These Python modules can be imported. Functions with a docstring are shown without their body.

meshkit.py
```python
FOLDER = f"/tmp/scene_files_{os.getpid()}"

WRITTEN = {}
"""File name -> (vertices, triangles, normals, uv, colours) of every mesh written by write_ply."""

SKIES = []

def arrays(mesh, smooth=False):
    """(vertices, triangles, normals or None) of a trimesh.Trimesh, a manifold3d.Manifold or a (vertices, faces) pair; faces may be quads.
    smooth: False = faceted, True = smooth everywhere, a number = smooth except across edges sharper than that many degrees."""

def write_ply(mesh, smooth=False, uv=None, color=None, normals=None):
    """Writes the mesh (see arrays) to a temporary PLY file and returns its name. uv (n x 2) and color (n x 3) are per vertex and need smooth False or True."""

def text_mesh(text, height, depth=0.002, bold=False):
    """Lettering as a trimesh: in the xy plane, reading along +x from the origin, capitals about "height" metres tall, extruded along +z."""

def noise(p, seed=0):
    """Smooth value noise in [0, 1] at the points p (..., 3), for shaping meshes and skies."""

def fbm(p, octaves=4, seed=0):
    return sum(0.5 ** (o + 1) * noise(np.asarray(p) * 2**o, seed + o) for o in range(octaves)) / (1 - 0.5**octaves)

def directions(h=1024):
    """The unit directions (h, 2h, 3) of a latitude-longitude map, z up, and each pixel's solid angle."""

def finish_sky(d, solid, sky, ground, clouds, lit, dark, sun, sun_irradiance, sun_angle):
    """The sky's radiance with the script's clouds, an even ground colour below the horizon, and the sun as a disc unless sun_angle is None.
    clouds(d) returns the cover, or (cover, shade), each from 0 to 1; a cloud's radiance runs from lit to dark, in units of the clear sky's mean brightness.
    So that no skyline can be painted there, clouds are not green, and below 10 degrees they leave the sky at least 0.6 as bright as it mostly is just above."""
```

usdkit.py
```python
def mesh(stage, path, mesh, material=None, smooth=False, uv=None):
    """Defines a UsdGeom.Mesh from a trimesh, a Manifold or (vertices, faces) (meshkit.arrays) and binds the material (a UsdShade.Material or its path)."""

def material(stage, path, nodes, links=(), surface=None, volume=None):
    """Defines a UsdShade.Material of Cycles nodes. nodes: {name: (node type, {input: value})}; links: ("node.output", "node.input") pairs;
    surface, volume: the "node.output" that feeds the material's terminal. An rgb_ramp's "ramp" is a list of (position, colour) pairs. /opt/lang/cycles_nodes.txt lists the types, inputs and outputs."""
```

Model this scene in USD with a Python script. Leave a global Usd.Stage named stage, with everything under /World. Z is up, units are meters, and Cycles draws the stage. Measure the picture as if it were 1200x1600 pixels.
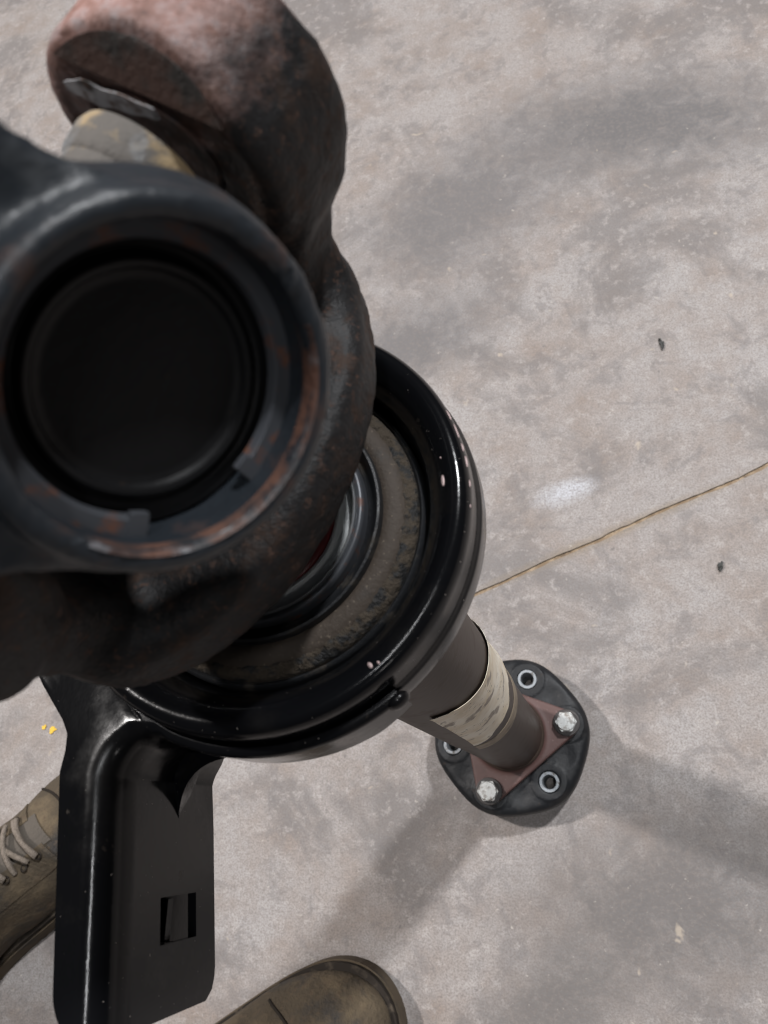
import math, random
import numpy as np, trimesh
from shapely.geometry import Polygon
from pxr import Usd, UsdGeom, UsdLux, UsdShade, Gf, Sdf, Vt
import usdkit, meshkit

stage = Usd.Stage.CreateInMemory()
UsdGeom.SetStageUpAxis(stage, "Z"); UsdGeom.SetStageMetersPerUnit(stage, 1.0)
UsdGeom.Xform.Define(stage, "/World")
UsdGeom.Scope.Define(stage, "/World/Looks")
rng = np.random.default_rng(7)

# ------------------------------------------------------------------ camera
W = np.array([[0.96380469104084, -0.10052729963444926, -0.24693071812934997],
              [0.0, -0.9261894480804347, 0.3770584918344365],
              [-0.26660929752668194, -0.3634107432268142, -0.8926657348524496]])   # camera x, y down, forward -> world
CAM = np.array([0.07736961, -0.07079927, 0.71473506])
cam = UsdGeom.Camera.Define(stage, "/World/camera")
M = np.eye(4); M[0, :3] = W[:, 0]; M[1, :3] = -W[:, 1]; M[2, :3] = -W[:, 2]; M[3, :3] = CAM
cam.AddTransformOp().Set(Gf.Matrix4d(M.tolist()))
cam.CreateFocalLengthAttr(4.5); cam.CreateHorizontalApertureAttr(4.5); cam.CreateVerticalApertureAttr(6.0)
cam.CreateFStopAttr(4.0); cam.CreateFocusDistanceAttr(0.30)
cam.CreateClippingRangeAttr(Gf.Vec2f(0.01, 1000)); cam.CreateExposureAttr(0.0)

# ------------------------------------------------------------------ lamps of the workshop and added fill lights
def lamp(name, pos, radius, watts, color, aim=(0, 0, 0.3)):
    l = UsdLux.DiskLight.Define(stage, "/World/" + name)
    l.CreateRadiusAttr(radius); l.CreateIntensityAttr(watts); l.CreateColorAttr(Gf.Vec3f(*color)); l.CreateNormalizeAttr(False)
    p = np.array(pos, float); z = p - np.array(aim, float); z /= np.linalg.norm(z)
    x = np.cross([0, 0.3, 1.0], z); x /= np.linalg.norm(x); y = np.cross(z, x)
    m = np.eye(4); m[0, :3] = x; m[1, :3] = y; m[2, :3] = z; m[3, :3] = p
    l.AddTransformOp().Set(Gf.Matrix4d(m.tolist()))
lamp("ceiling_lamp", (-2.9, 1.25, 4.5), 0.16, 860, (1.0, 0.955, 0.93))
lamp("ceiling_lamp_001", (2.1, 2.36, 4.5), 0.16, 930, (0.97, 0.98, 1.0))
lamp("ceiling_lamp_002", (-1.2, 7.5, 4.5), 0.24, 60, (0.98, 0.98, 1.0))  # unseen extra lamp, added for reflections in the black paint
lamp("ceiling_lamp_003", (3.2, -4.5, 4.5), 0.24, 20, (1.0, 0.97, 0.94))  # second unseen lamp, added for reflections and weak fill
tl = UsdLux.RectLight.Define(stage, "/World/tube_lamp")
tl.CreateWidthAttr(0.085); tl.CreateHeightAttr(1.5); tl.CreateIntensityAttr(110); tl.CreateColorAttr(Gf.Vec3f(0.97, 0.98, 1.0))
tl.AddTranslateOp().Set(Gf.Vec3d(0.55, -0.55, 4.5))
dome = UsdLux.DomeLight.Define(stage, "/World/room_fill")  # even grey fill added for the ambience, not a lamp of the workshop
room = usdkit.material(stage, "/World/Looks/room_fill", {"b": ("background_shader", {"color": (0.80, 0.82, 0.88), "strength": 0.04})}, [], surface="b.background")
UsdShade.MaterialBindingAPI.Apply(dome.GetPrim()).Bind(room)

# ------------------------------------------------------------------ helpers
used = {}
def numbered(parent, name):
    k = parent + "/" + name
    n = used.get(k, 0); used[k] = n + 1
    return k if n == 0 else f"{k}_{n:03d}"
def setdata(p, **kw):
    for k, v in kw.items():
        if v: p.SetCustomDataByKey(k, v)
def obj(name, mesh, mat, parent=None, smooth=35, scale=0.001, **data):
    path = numbered(str(parent.GetPath()) if parent else "/World", name)
    if isinstance(mesh, trimesh.Trimesh): mesh = (np.array(mesh.vertices), np.array(mesh.faces))
    v, f = mesh
    m = usdkit.mesh(stage, path, (np.asarray(v, float) * scale, f), mat, smooth=smooth)
    setdata(m.GetPrim(), **data)
    return m.GetPrim()
def thing(name, loc=(0, 0, 0), **data):
    x = UsdGeom.Xform.Define(stage, numbered("/World", name)); x.AddTranslateOp().Set(Gf.Vec3d(*loc))
    setdata(x.GetPrim(), **data)
    return x.GetPrim()
def cat(parts):
    vs, fs, n = [], [], 0
    for v, f in parts:
        v = np.asarray(v, float); f = np.asarray(f)
        if f.shape[1] == 4: f = np.vstack([f[:, [0, 1, 2]], f[:, [0, 2, 3]]])
        vs.append(v); fs.append(f + n); n += len(v)
    return np.vstack(vs), np.vstack(fs)
def xf(mesh, R=None, t=(0, 0, 0)):
    v, f = mesh
    v = np.asarray(v, float)
    if R is not None: v = v @ np.asarray(R, float)      # rows of R = the local axes
    return v + np.asarray(t, float), f
def revolve(profile, n=128, a0=0, a1=360, bump=None):
    """closed profile [(r, z)] counter-clockwise (outside to the right when going up); a full or partial turn"""
    p = np.asarray(profile, float); full = abs(a1 - a0) >= 360
    th = np.radians(np.linspace(a0, a1, n + (0 if full else 1), endpoint=not full))
    v = np.stack([np.outer(np.cos(th), p[:, 0]), np.outer(np.sin(th), p[:, 0]), np.tile(p[:, 1], (len(th), 1))], -1)
    if bump is not None: v = bump(v)
    m = len(p); f = []
    rows = range(len(th)) if full else range(len(th) - 1)
    for i in rows:
        j = (i + 1) % len(th)
        for k in range(m):
            l = (k + 1) % m
            f.append((i * m + k, j * m + k, j * m + l, i * m + l))
    f = np.array(f); f = np.vstack([f[:, [0, 1, 2]], f[:, [0, 2, 3]]])
    v = v.reshape(-1, 3)
    if not full:
        tri = trimesh.creation.triangulate_polygon(Polygon(p), engine="earcut")
        tv, tf = tri
        idx = [int(np.argmin(np.hypot(*(p - q).T))) for q in tv]
        tf = np.array([[idx[a] for a in t] for t in tf])
        f = np.vstack([f, tf[:, ::-1], tf + (len(th) - 1) * m])
    t = trimesh.Trimesh(v, f, process=False)
    good = np.asarray(t.area_faces) > 1e-9
    t.update_faces(good); t.fix_normals()
    return np.array(t.vertices), np.array(t.faces)
def rod(pts, rad, n=10, closed=False):
    P = np.asarray(pts, float); rad = np.broadcast_to(rad, len(P))
    T = (np.roll(P, -1, 0) - np.roll(P, 1, 0)) if closed else np.gradient(P, axis=0)
    T /= np.linalg.norm(T, axis=1, keepdims=True)
    u = np.cross(T[0], [0.3, 0.5, 0.81]); u /= np.linalg.norm(u)
    V = []; th = np.linspace(0, 2 * np.pi, n, endpoint=False)
    for p, t, r in zip(P, T, rad):
        u = u - t * (u @ t); u /= np.linalg.norm(u); w = np.cross(t, u)
        V.append(p + r * (np.cos(th)[:, None] * u + np.sin(th)[:, None] * w))
    V = np.vstack(V); f = []
    for i in range(len(P) if closed else len(P) - 1):
        j = (i + 1) % len(P)
        for k in range(n):
            l = (k + 1) % n
            f.append((i * n + k, i * n + l, j * n + l)); f.append((i * n + k, j * n + l, j * n + k))
    if not closed:
        a = len(V); V = np.vstack([V, P[:1], P[-1:]])
        for k in range(n):
            l = (k + 1) % n; f.append((a, l, k)); e = (len(P) - 1) * n; f.append((a + 1, e + k, e + l))
    return V, np.array(f)
def sdf_mesh(fn, lo, hi, h):
    """surface nets of a signed distance function (vectorised over points)"""
    lo = np.array(lo, float); n = np.ceil((np.array(hi) - lo) / h).astype(int) + 1
    ax = [lo[k] + h * np.arange(n[k]) for k in range(3)]
    G = np.stack(np.meshgrid(*ax, indexing="ij"), -1)
    d = fn(G.reshape(-1, 3)).reshape(n)
    s = d < 0
    cn = n - 1; cnt = np.zeros(cn); acc = np.zeros((*cn, 3))
    cs = [(i, j, k) for i in (0, 1) for j in (0, 1) for k in (0, 1)]
    def sub(a, c): return a[c[0]:c[0] + cn[0], c[1]:c[1] + cn[1], c[2]:c[2] + cn[2]]
    for a in cs:
        for k in range(3):
            if a[k] == 0:
                b = list(a); b[k] = 1
                da, db = sub(d, a), sub(d, b); x = (da < 0) != (db < 0)
                t = np.where(x, da / np.where(x, da - db, 1), 0)
                p = np.zeros((*cn, 3))
                for q in range(3): p[..., q] = a[q]
                p[..., k] = t
                acc += p * x[..., None]; cnt += x
    on = cnt > 0; idx = -np.ones(cn, int); idx[on] = np.arange(on.sum())
    V = (acc[on] / cnt[on][:, None] + np.argwhere(on)) * h + lo
    for _ in range(2):                                     # pull the points onto the surface
        e = h * 0.25; g = np.stack([fn(V + e * np.eye(3)[k]) - fn(V - e * np.eye(3)[k]) for k in range(3)], -1) / (2 * e)
        gg = np.maximum((g * g).sum(-1), 0.2)
        V = V - np.clip(fn(V) / gg, -h * 0.4, h * 0.4)[:, None] * g
    F = []
    for k in range(3):
        i, j = (k + 1) % 3, (k + 2) % 3
        sl0 = [slice(None)] * 3; sl1 = [slice(None)] * 3; sl0[k] = slice(0, -1); sl1[k] = slice(1, None)
        a, b = s[tuple(sl0)], s[tuple(sl1)]
        for flip, x in ((False, a & ~b), (True, ~a & b)):
            e = np.argwhere(x); e = e[(e[:, i] > 0) & (e[:, j] > 0) & (e[:, i] < n[i] - 1) & (e[:, j] < n[j] - 1)]
            c = []
            for di, dj in ((-1, -1), (0, -1), (0, 0), (-1, 0)):
                q = e.copy(); q[:, i] += di; q[:, j] += dj; c.append(idx[q[:, 0], q[:, 1], q[:, 2]])
            c = np.stack(c, 1); F.append(c[:, ::-1] if flip else c)
    F = np.vstack(F); F = F[(F >= 0).all(1)]
    return V, np.vstack([F[:, [0, 1, 2]], F[:, [0, 2, 3]]])
def smin(a, b, k): h = np.clip(0.5 + 0.5 * (b - a) / k, 0, 1); return b + (a - b) * h - k * h * (1 - h)
def smax(a, b, k): return -smin(-a, -b, k)
def s_box(p, c, b, r=0.0):
    q = np.abs(p - np.asarray(c, float)) - (np.asarray(b, float) - r)
    return np.linalg.norm(np.maximum(q, 0), axis=-1) + np.minimum(q.max(-1), 0) - r
def s_cyl(p, axis, c, rad, half, r=0.0):
    q = p - np.asarray(c, float); o = [k for k in range(3) if k != axis]
    d = np.stack([np.hypot(q[..., o[0]], q[..., o[1]]) - rad + r, np.abs(q[..., axis]) - half + r], -1)
    return np.linalg.norm(np.maximum(d, 0), axis=-1) + np.minimum(d.max(-1), 0) - r
def s_cap(p, a, b, ra, rb):
    a = np.asarray(a, float); b = np.asarray(b, float); ab = b - a
    t = np.clip(((p - a) @ ab) / (ab @ ab), 0, 1)
    return np.linalg.norm(p - a - t[..., None] * ab, axis=-1) - (ra + (rb - ra) * t)
def s_ell(p, c, r):
    r = np.asarray(r, float); q = (p - np.asarray(c, float)); k0 = np.linalg.norm(q / r, axis=-1); k1 = np.linalg.norm(q / r ** 2, axis=-1)
    return k0 * (k0 - 1) / np.maximum(k1, 1e-9)
def sheet(P, t, hole=None):
    """a solid plate from a grid of points (m, n, 3): the grid is its front, its back lies t behind"""
    m, n = P.shape[:2]
    du = np.gradient(P, axis=0); dv = np.gradient(P, axis=1); N = np.cross(du, dv); N /= np.maximum(np.linalg.norm(N, axis=-1, keepdims=True), 1e-9)
    q = [(i * n + j, (i + 1) * n + j, (i + 1) * n + j + 1, i * n + j + 1) for i in range(m - 1) for j in range(n - 1) if hole is None or not hole(i, j)]
    q = np.array(q); V = np.vstack([P.reshape(-1, 3), (P - N * t).reshape(-1, 3)])
    e = {}
    for a in q:
        for k in range(4): e[(a[k], a[(k + 1) % 4])] = 1
    rim = [(b, a, a + m * n, b + m * n) for a, b in e if (b, a) not in e]
    f = np.vstack([q, q[:, ::-1] + m * n, np.array(rim)])
    f = np.vstack([f[:, [0, 1, 2]], f[:, [0, 2, 3]]])
    return V, f
def hexprism(r, z0, z1, ch=1.0):
    k = np.arange(6) * np.pi / 3
    t = trimesh.creation.extrude_polygon(Polygon(np.stack([np.cos(k) * r, np.sin(k) * r], 1)), z1 - z0, engine="earcut")
    t.apply_translation([0, 0, z0]); return np.array(t.vertices), np.array(t.faces)

# ------------------------------------------------------------------ materials
def mat(name, base, rough=0.5, metallic=0.0, spec=0.5, layers=(), bump=None, rough_noise=None, coat=0.0, tip=None):
    """layers: (noise scale, low, high, colour, roughness or None, detail, stretch) patches laid over the base by noise"""
    nodes = {"tc": ("texture_coordinate", {}), "p": ("principled_bsdf", {"base_color": base, "roughness": rough, "metallic": metallic, "specular_ior_level": spec, "coat_weight": coat})}
    links = []; col = None; rg = None
    for i, (sc, lo, hi, c, r, det, st) in enumerate(layers):
        nodes[f"m{i}"] = ("mapping", {"scale": st, "location": (3.1 * i, 1.7 * i, 0.4 * i)})
        nodes[f"n{i}"] = ("noise_texture", {"scale": sc, "detail": det, "roughness": 0.62})
        nodes[f"r{i}"] = ("map_range", {"from_min": lo, "from_max": hi, "clamp": True})
        nodes[f"c{i}"] = ("mix_color", {"a": base, "b": c})
        links += [("tc.object", f"m{i}.vector"), (f"m{i}.vector", f"n{i}.vector"), (f"n{i}.fac", f"r{i}.value"), (f"r{i}.result", f"c{i}.fac")]
        if col: links.append((col, f"c{i}.a"))
        col = f"c{i}.result"
        if r is not None:
            nodes[f"q{i}"] = ("mix_float", {"a": rough, "b": r}); links.append((f"r{i}.result", f"q{i}.fac"))
            if rg: links.append((rg, f"q{i}.a"))
            rg = f"q{i}.result"
    if col: links.append((col, "p.base_color"))
    if rg: links.append((rg, "p.roughness"))
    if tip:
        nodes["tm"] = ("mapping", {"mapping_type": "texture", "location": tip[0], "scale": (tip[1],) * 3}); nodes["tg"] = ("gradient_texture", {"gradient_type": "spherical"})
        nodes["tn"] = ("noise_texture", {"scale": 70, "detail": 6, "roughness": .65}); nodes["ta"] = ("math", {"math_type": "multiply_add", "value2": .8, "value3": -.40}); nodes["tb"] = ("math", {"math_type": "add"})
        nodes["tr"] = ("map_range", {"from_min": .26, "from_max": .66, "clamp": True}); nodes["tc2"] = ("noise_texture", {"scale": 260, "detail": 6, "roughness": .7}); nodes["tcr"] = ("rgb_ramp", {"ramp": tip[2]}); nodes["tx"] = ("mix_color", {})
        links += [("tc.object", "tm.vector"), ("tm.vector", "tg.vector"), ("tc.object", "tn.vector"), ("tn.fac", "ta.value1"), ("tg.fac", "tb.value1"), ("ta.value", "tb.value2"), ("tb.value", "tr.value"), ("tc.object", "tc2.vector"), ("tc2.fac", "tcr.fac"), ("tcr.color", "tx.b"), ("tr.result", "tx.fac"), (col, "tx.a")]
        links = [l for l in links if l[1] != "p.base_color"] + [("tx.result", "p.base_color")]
    if bump:
        nodes["bn"] = ("noise_texture", {"scale": bump[0], "detail": 4.0, "roughness": 0.6}); nodes["b"] = ("bump", {"strength": bump[1], "distance": bump[2]})
        links += [("tc.object", "bn.vector"), ("bn.fac", "b.height"), ("b.normal", "p.normal")]
    return usdkit.material(stage, "/World/Looks/" + name, nodes, links, surface="p.BSDF")
I3 = (1, 1, 1)
GLOSS = mat("black_gloss_paint", (0.004, 0.0042, 0.005), 0.15, spec=.26, layers=[(38, .50, .70, (.007, .0065, .0065), .34, 6, I3), (900, .735, .77, (.25, .22, .2), .6, 2, I3), (160, .66, .74, (.035, .028, .022), .45, 5, I3)], bump=(320, 0.05, 0.001))
CAST = mat("forged_iron", (0.011, 0.0105, 0.011), 0.55, spec=.32, layers=[(150, .50, .66, (.036, .020, .013), .7, 7, I3), (600, .56, .70, (.075, .042, .03), .8, 4, I3), (33, .60, .74, (.006, .006, .007), .42, 4, I3)], bump=(700, 0.35, 0.0012), tip=((0.019, 0.054, 0.657), 0.050, [(.30, (.12, .075, .065)), (.42, (.25, .135, .11)), (.52, (.33, .20, .175)), (.62, (.38, .29, .28)), (.75, (.5, .45, .46))]))  # tip: lamp-lit pink sheen on the ear end painted in, over rust dust
RUSTY = mat("rusted_iron", (0.035, 0.033, 0.036), 0.42, layers=[(45, .40, .62, (.24, .11, .08), .6, 6, I3), (300, .52, .70, (.30, .20, .17), .7, 4, I3), (25, .58, .7, (.02, .02, .022), .4, 4, I3)], bump=(600, 0.4, 0.0012))
RUST = mat("rust_edge", (0.105, 0.050, 0.034), 0.6, layers=[(90, .47, .60, (.025, .024, .026), .45, 5, I3), (140, .58, .68, (.16, .16, .17), .4, 4, I3)], bump=(900, 0.4, 0.0008))
RUSTFACE = mat("rust_brown_face", (0.036, 0.014, 0.008), .75, layers=[(90, .46, .60, (.014, .011, .009), .7, 5, I3), (120, .60, .7, (.13, .085, .045), .8, 4, I3)], bump=(700, .4, .001))
EAR = mat("worn_black_iron", (0.016, 0.020, 0.025), 0.42, spec=.5, layers=[(110, .56, .70, (.060, .033, .026), .65, 5, I3), (40, .60, .72, (.07, .075, .08), .5, 4, I3)], bump=(350, 0.25, 0.0012))
CAP = mat("bearing_cap_steel", (0.006, 0.006, 0.0065), 0.42, spec=.3, layers=[(500, .70, .76, (.07, .035, .015), .7, 4, I3)], bump=(500, 0.2, 0.0006))
BRIGHT = mat("worn_steel", (0.40, 0.40, 0.42), 0.5, metallic=0.2, layers=[(110, .60, .70, (.02, .018, .016), .6, 5, I3), (350, .5, .65, (.12, .07, .05), .7, 4, I3)], bump=(500, 0.2, 0.0006))
CLIP = mat("snap_ring_steel", (0.075, 0.08, 0.09), 0.40, metallic=0.3, layers=[(200, .55, .68, (.17, .07, .04), .7, 4, I3)])
SEALTAN = mat("dusty_trunnion_seal", (0.10, 0.09, 0.08), 0.75, layers=[(90, .50, .60, (.33, .245, .14), .9, 6, I3), (75, .52, .62, (.17, .175, .18), .6, 4, I3)], bump=(500, 0.4, 0.0012))
TUBE = mat("brown_black_tube_paint", (0.052, 0.036, 0.028), 0.48, spec=.3, layers=[(120, .55, .72, (.075, .056, .045), .6, 6, I3), (900, .73, .77, (.3, .28, .25), .7, 2, I3)], bump=(400, 0.12, 0.001))
RUBBER = mat("black_rubber", (0.016, 0.017, 0.019), 0.42, layers=[(140, .55, .68, (.05, .042, .033), .8, 6, I3)], bump=(500, 0.25, 0.001))
DUSTY = mat("dust_coated_rubber", (0.050, 0.037, 0.027), 0.72, layers=[(60, .55, .7, (.022, .019, .017), .6, 6, I3), (900, .66, .72, (.16, .13, .1), .9, 2, I3)], bump=(900, 0.35, 0.0008))
DIRT = mat("caked_dirt", (0.055, 0.042, 0.029), 0.92, layers=[(220, .48, .58, (.014, .014, .014), .7, 5, I3)], bump=(600, 0.8, 0.002))
ZINC = mat("bright_zinc", (0.82, 0.84, 0.85), 0.36, metallic=0.85, bump=(1200, 0.3, 0.0004))
PALEZINC = mat("pale_zinc", (0.80, 0.83, 0.83), 0.55, metallic=0.2, bump=(1500, 0.5, 0.0004))
BOLT = mat("zinc_plated_bolt", (0.50, 0.51, 0.50), 0.45, metallic=0.35, layers=[(300, .50, .64, (.24, .22, .20), .6, 4, I3)], bump=(500, 0.3, 0.0006))
SLEEVE = mat("steel_sleeve", (0.28, 0.30, 0.32), 0.5, metallic=0.4, layers=[(220, .52, .66, (.12, .11, .1), .6, 4, I3)])
REDSEAL = mat("red_seal", (0.16, 0.012, 0.012), 0.35)
DISC = mat("flex_disc_rubber", (0.011, 0.012, 0.014), 0.5, spec=.32, layers=[(160, .52, .70, (.022, .022, .023), .65, 6, I3), (150, .64, .74, (.05, .036, .03), .8, 5, I3)], bump=(220, 0.3, 0.0015))
PRIMER = mat("red_brown_primer", (0.098, 0.052, 0.046), 0.6, layers=[(70, .52, .68, (.085, .048, .042), .6, 5, I3), (400, .66, .76, (.22, .15, .14), .7, 3, I3)], bump=(500, 0.2, 0.001))
WASHER = mat("dark_washer", (0.03, 0.024, 0.022), 0.5)
TAPE = mat("tan_tape", (0.27, 0.215, 0.15), 0.55, layers=[(90, .5, .68, (.15, .12, .09), .6, 5, I3)])
EDGE = mat("paint_worn_edge", (0.30, 0.27, 0.26), 0.35, metallic=0.5, layers=[(260, .45, .55, (.012, .012, .014), .3, 4, I3)])
CHIP = mat("bare_metal_chip", (0.40, 0.30, 0.29), 0.5, metallic=0.3)

def label_mat():
    n = {"tc": ("texture_coordinate", {}),
         "w": ("noise_texture", {"scale": 45, "detail": 5, "roughness": .6}), "wr": ("map_range", {"from_min": .42, "from_max": .68, "clamp": True}),
         "mx": ("mapping", {"scale": (1.0, 1.0, 2.6)}), "t": ("noise_texture", {"scale": 300, "detail": 3, "roughness": .6}), "tr": ("map_range", {"from_min": .61, "from_max": .66, "clamp": True}),
         "g": ("noise_texture", {"scale": 60, "detail": 2}), "gr": ("map_range", {"from_min": .50, "from_max": .56, "clamp": True}),
         "k": ("math", {"math_type": "multiply"}), "s": ("noise_texture", {"scale": 70, "detail": 4}), "sr": ("map_range", {"from_min": .60, "from_max": .66, "clamp": True}),
         "c0": ("mix_color", {"a": (.86, .80, .69), "b": (.68, .57, .41)}), "c1": ("mix_color", {"b": (.36, .31, .26)}), "c2": ("mix_color", {"b": (.05, .045, .04)}),
         "b": ("bump", {"strength": .4, "distance": .001}), "p": ("principled_bsdf", {"roughness": .7})}
    l = [("tc.object", "w.vector"), ("w.fac", "wr.value"), ("tc.object", "mx.vector"), ("mx.vector", "t.vector"), ("t.fac", "tr.value"), ("tc.object", "g.vector"), ("g.fac", "gr.value"),
         ("tr.result", "k.value1"), ("gr.result", "k.value2"), ("tc.object", "s.vector"), ("s.fac", "sr.value"),
         ("wr.result", "c0.fac"), ("c0.result", "c1.a"), ("sr.result", "c1.fac"), ("c1.result", "c2.a"), ("k.value", "c2.fac"), ("c2.result", "p.base_color"), ("w.fac", "b.height"), ("b.normal", "p.normal")]
    return usdkit.material(stage, "/World/Looks/paper_label", n, l, surface="p.BSDF")
LABEL = label_mat()

def floor_mat():
    n = {"g": ("geometry", {}), "p": ("principled_bsdf", {"roughness": .62, "specular_ior_level": .35})}
    l = []; col = None
    def layer(i, sc, lo, hi, c, amt=1.0, det=6, dist=0.0, loc=(0, 0, 0), rough=.6, st=(1, 1, 1)):
        nonlocal col
        n[f"m{i}"] = ("mapping", {"location": loc, "scale": st})
        n[f"n{i}"] = ("noise_texture", {"scale": sc, "detail": det, "roughness": rough, "distortion": dist})
        n[f"r{i}"] = ("map_range", {"from_min": lo, "from_max": hi, "to_max": amt, "clamp": True})
        n[f"c{i}"] = ("mix_color", {"a": (.348, .318, .303), "b": c})
        l.extend([("g.position", f"m{i}.vector"), (f"m{i}.vector", f"n{i}.vector"), (f"n{i}.fac", f"r{i}.value"), (f"r{i}.result", f"c{i}.fac")])
        if col: l.append((col, f"c{i}.a"))
        col = f"c{i}.result"
    layer(0, 3.0, .38, .64, (.395, .373, .365), 1, 5, 0, (1, 2, 0))
    layer(1, 16, .42, .68, (.27, .215, .18), .85, 7, 0, (5, 1, 0), .68)
    layer(2, 6.5, .50, .60, (.175, .162, .158), .75, 9, .5, (2.2, 7.1, 0), .70)
    layer(3, 26, .53, .61, (.185, .172, .170), .55, 8, .6, (0.7, 3.3, 0), .72)
    layer(4, 75, .54, .62, (.46, .425, .405), .5, 6, .0, (9, 3, 0), .7)
    # a pale scuff and dark stains at their own places
    def spot(i, x, y, rx, ry, rot, c, amt):
        nonlocal col
        n[f"sm{i}"] = ("mapping", {"mapping_type": "texture", "location": (x, y, 0), "rotation": (0, 0, rot), "scale": (rx, ry, 1)})
        n[f"sg{i}"] = ("gradient_texture", {"gradient_type": "spherical"}); n[f"sn{i}"] = ("noise_texture", {"scale": 46, "detail": 10, "roughness": .78, "distortion": .5})
        n[f"sk{i}"] = ("math", {"math_type": "multiply"}); n[f"sr{i}"] = ("map_range", {"from_min": .10, "from_max": .40, "to_max": amt, "clamp": True}); n[f"sc{i}"] = ("mix_color", {"b": c})
        l.extend([("g.position", f"sm{i}.vector"), (f"sm{i}.vector", f"sg{i}.vector"), ("g.position", f"sn{i}.vector"), (f"sg{i}.fac", f"sk{i}.value1"), (f"sn{i}.fac", f"sk{i}.value2"), (f"sk{i}.value", f"sr{i}.value"), (col, f"sc{i}.a"), (f"sr{i}.result", f"sc{i}.fac")])
        col = f"sc{i}.result"
    spot(0, .064, .232, .048, .020, .25, (.58, .60, .65), .75)
    spot(7, .10, .1835, .24, .011, .346, (.27, .215, .15), .7)
    spot(1, .046, .040, .010, .008, .5, (.60, .50, .37), .7)
    spot(2, .19, .69, .30, .13, -.22, (.13, .127, .13), .95)
    spot(3, -.02, .62, .24, .15, .5, (.15, .145, .148), .9)
    spot(4, -.10, .43, .20, .09, .35, (.15, .145, .148), .9)
    spot(5, .12, -.13, .20, .11, .1, (.14, .132, .13), .9)
    spot(6, .02, -.20, .12, .06, .7, (.15, .14, .135), .8)
    layer(5, 150, .67, .74, (.60, .55, .49), .55, 3, 0, (4, 4, 0))
    layer(6, 110, .665, .73, (.16, .145, .14), .75, 3, 0, (8, 2, 0))
    layer(9, 230, .50, .60, (.24, .21, .195), .5, 6, 0, (6, 6, 0), .75)
    layer(7, 620, .44, .62, (.16, .138, .125), .6, 4, 0, (1, 9, 0), .7)
    layer(8, 38, .70, .75, (.52, .44, .35), .55, 3, .4, (3, 5.5, 0))
    n["bm"] = ("noise_texture", {"scale": 300, "detail": 6, "roughness": .65}); n["b"] = ("bump", {"strength": .25, "distance": .002})
    l.extend([("g.position", "bm.vector"), ("bm.fac", "b.height"), ("b.normal", "p.normal"), (col, "p.base_color")])
    return usdkit.material(stage, "/World/Looks/concrete", n, l, surface="p.BSDF")
FLOOR = floor_mat()
JOINT = mat("floor_joint_dirt", (.23, .165, .105), .9, layers=[(90, .45, .62, (.38, .29, .20), .9, 5, I3), (60, .55, .66, (.10, .07, .05), .9, 4, I3)], bump=(500, .6, .002))

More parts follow.
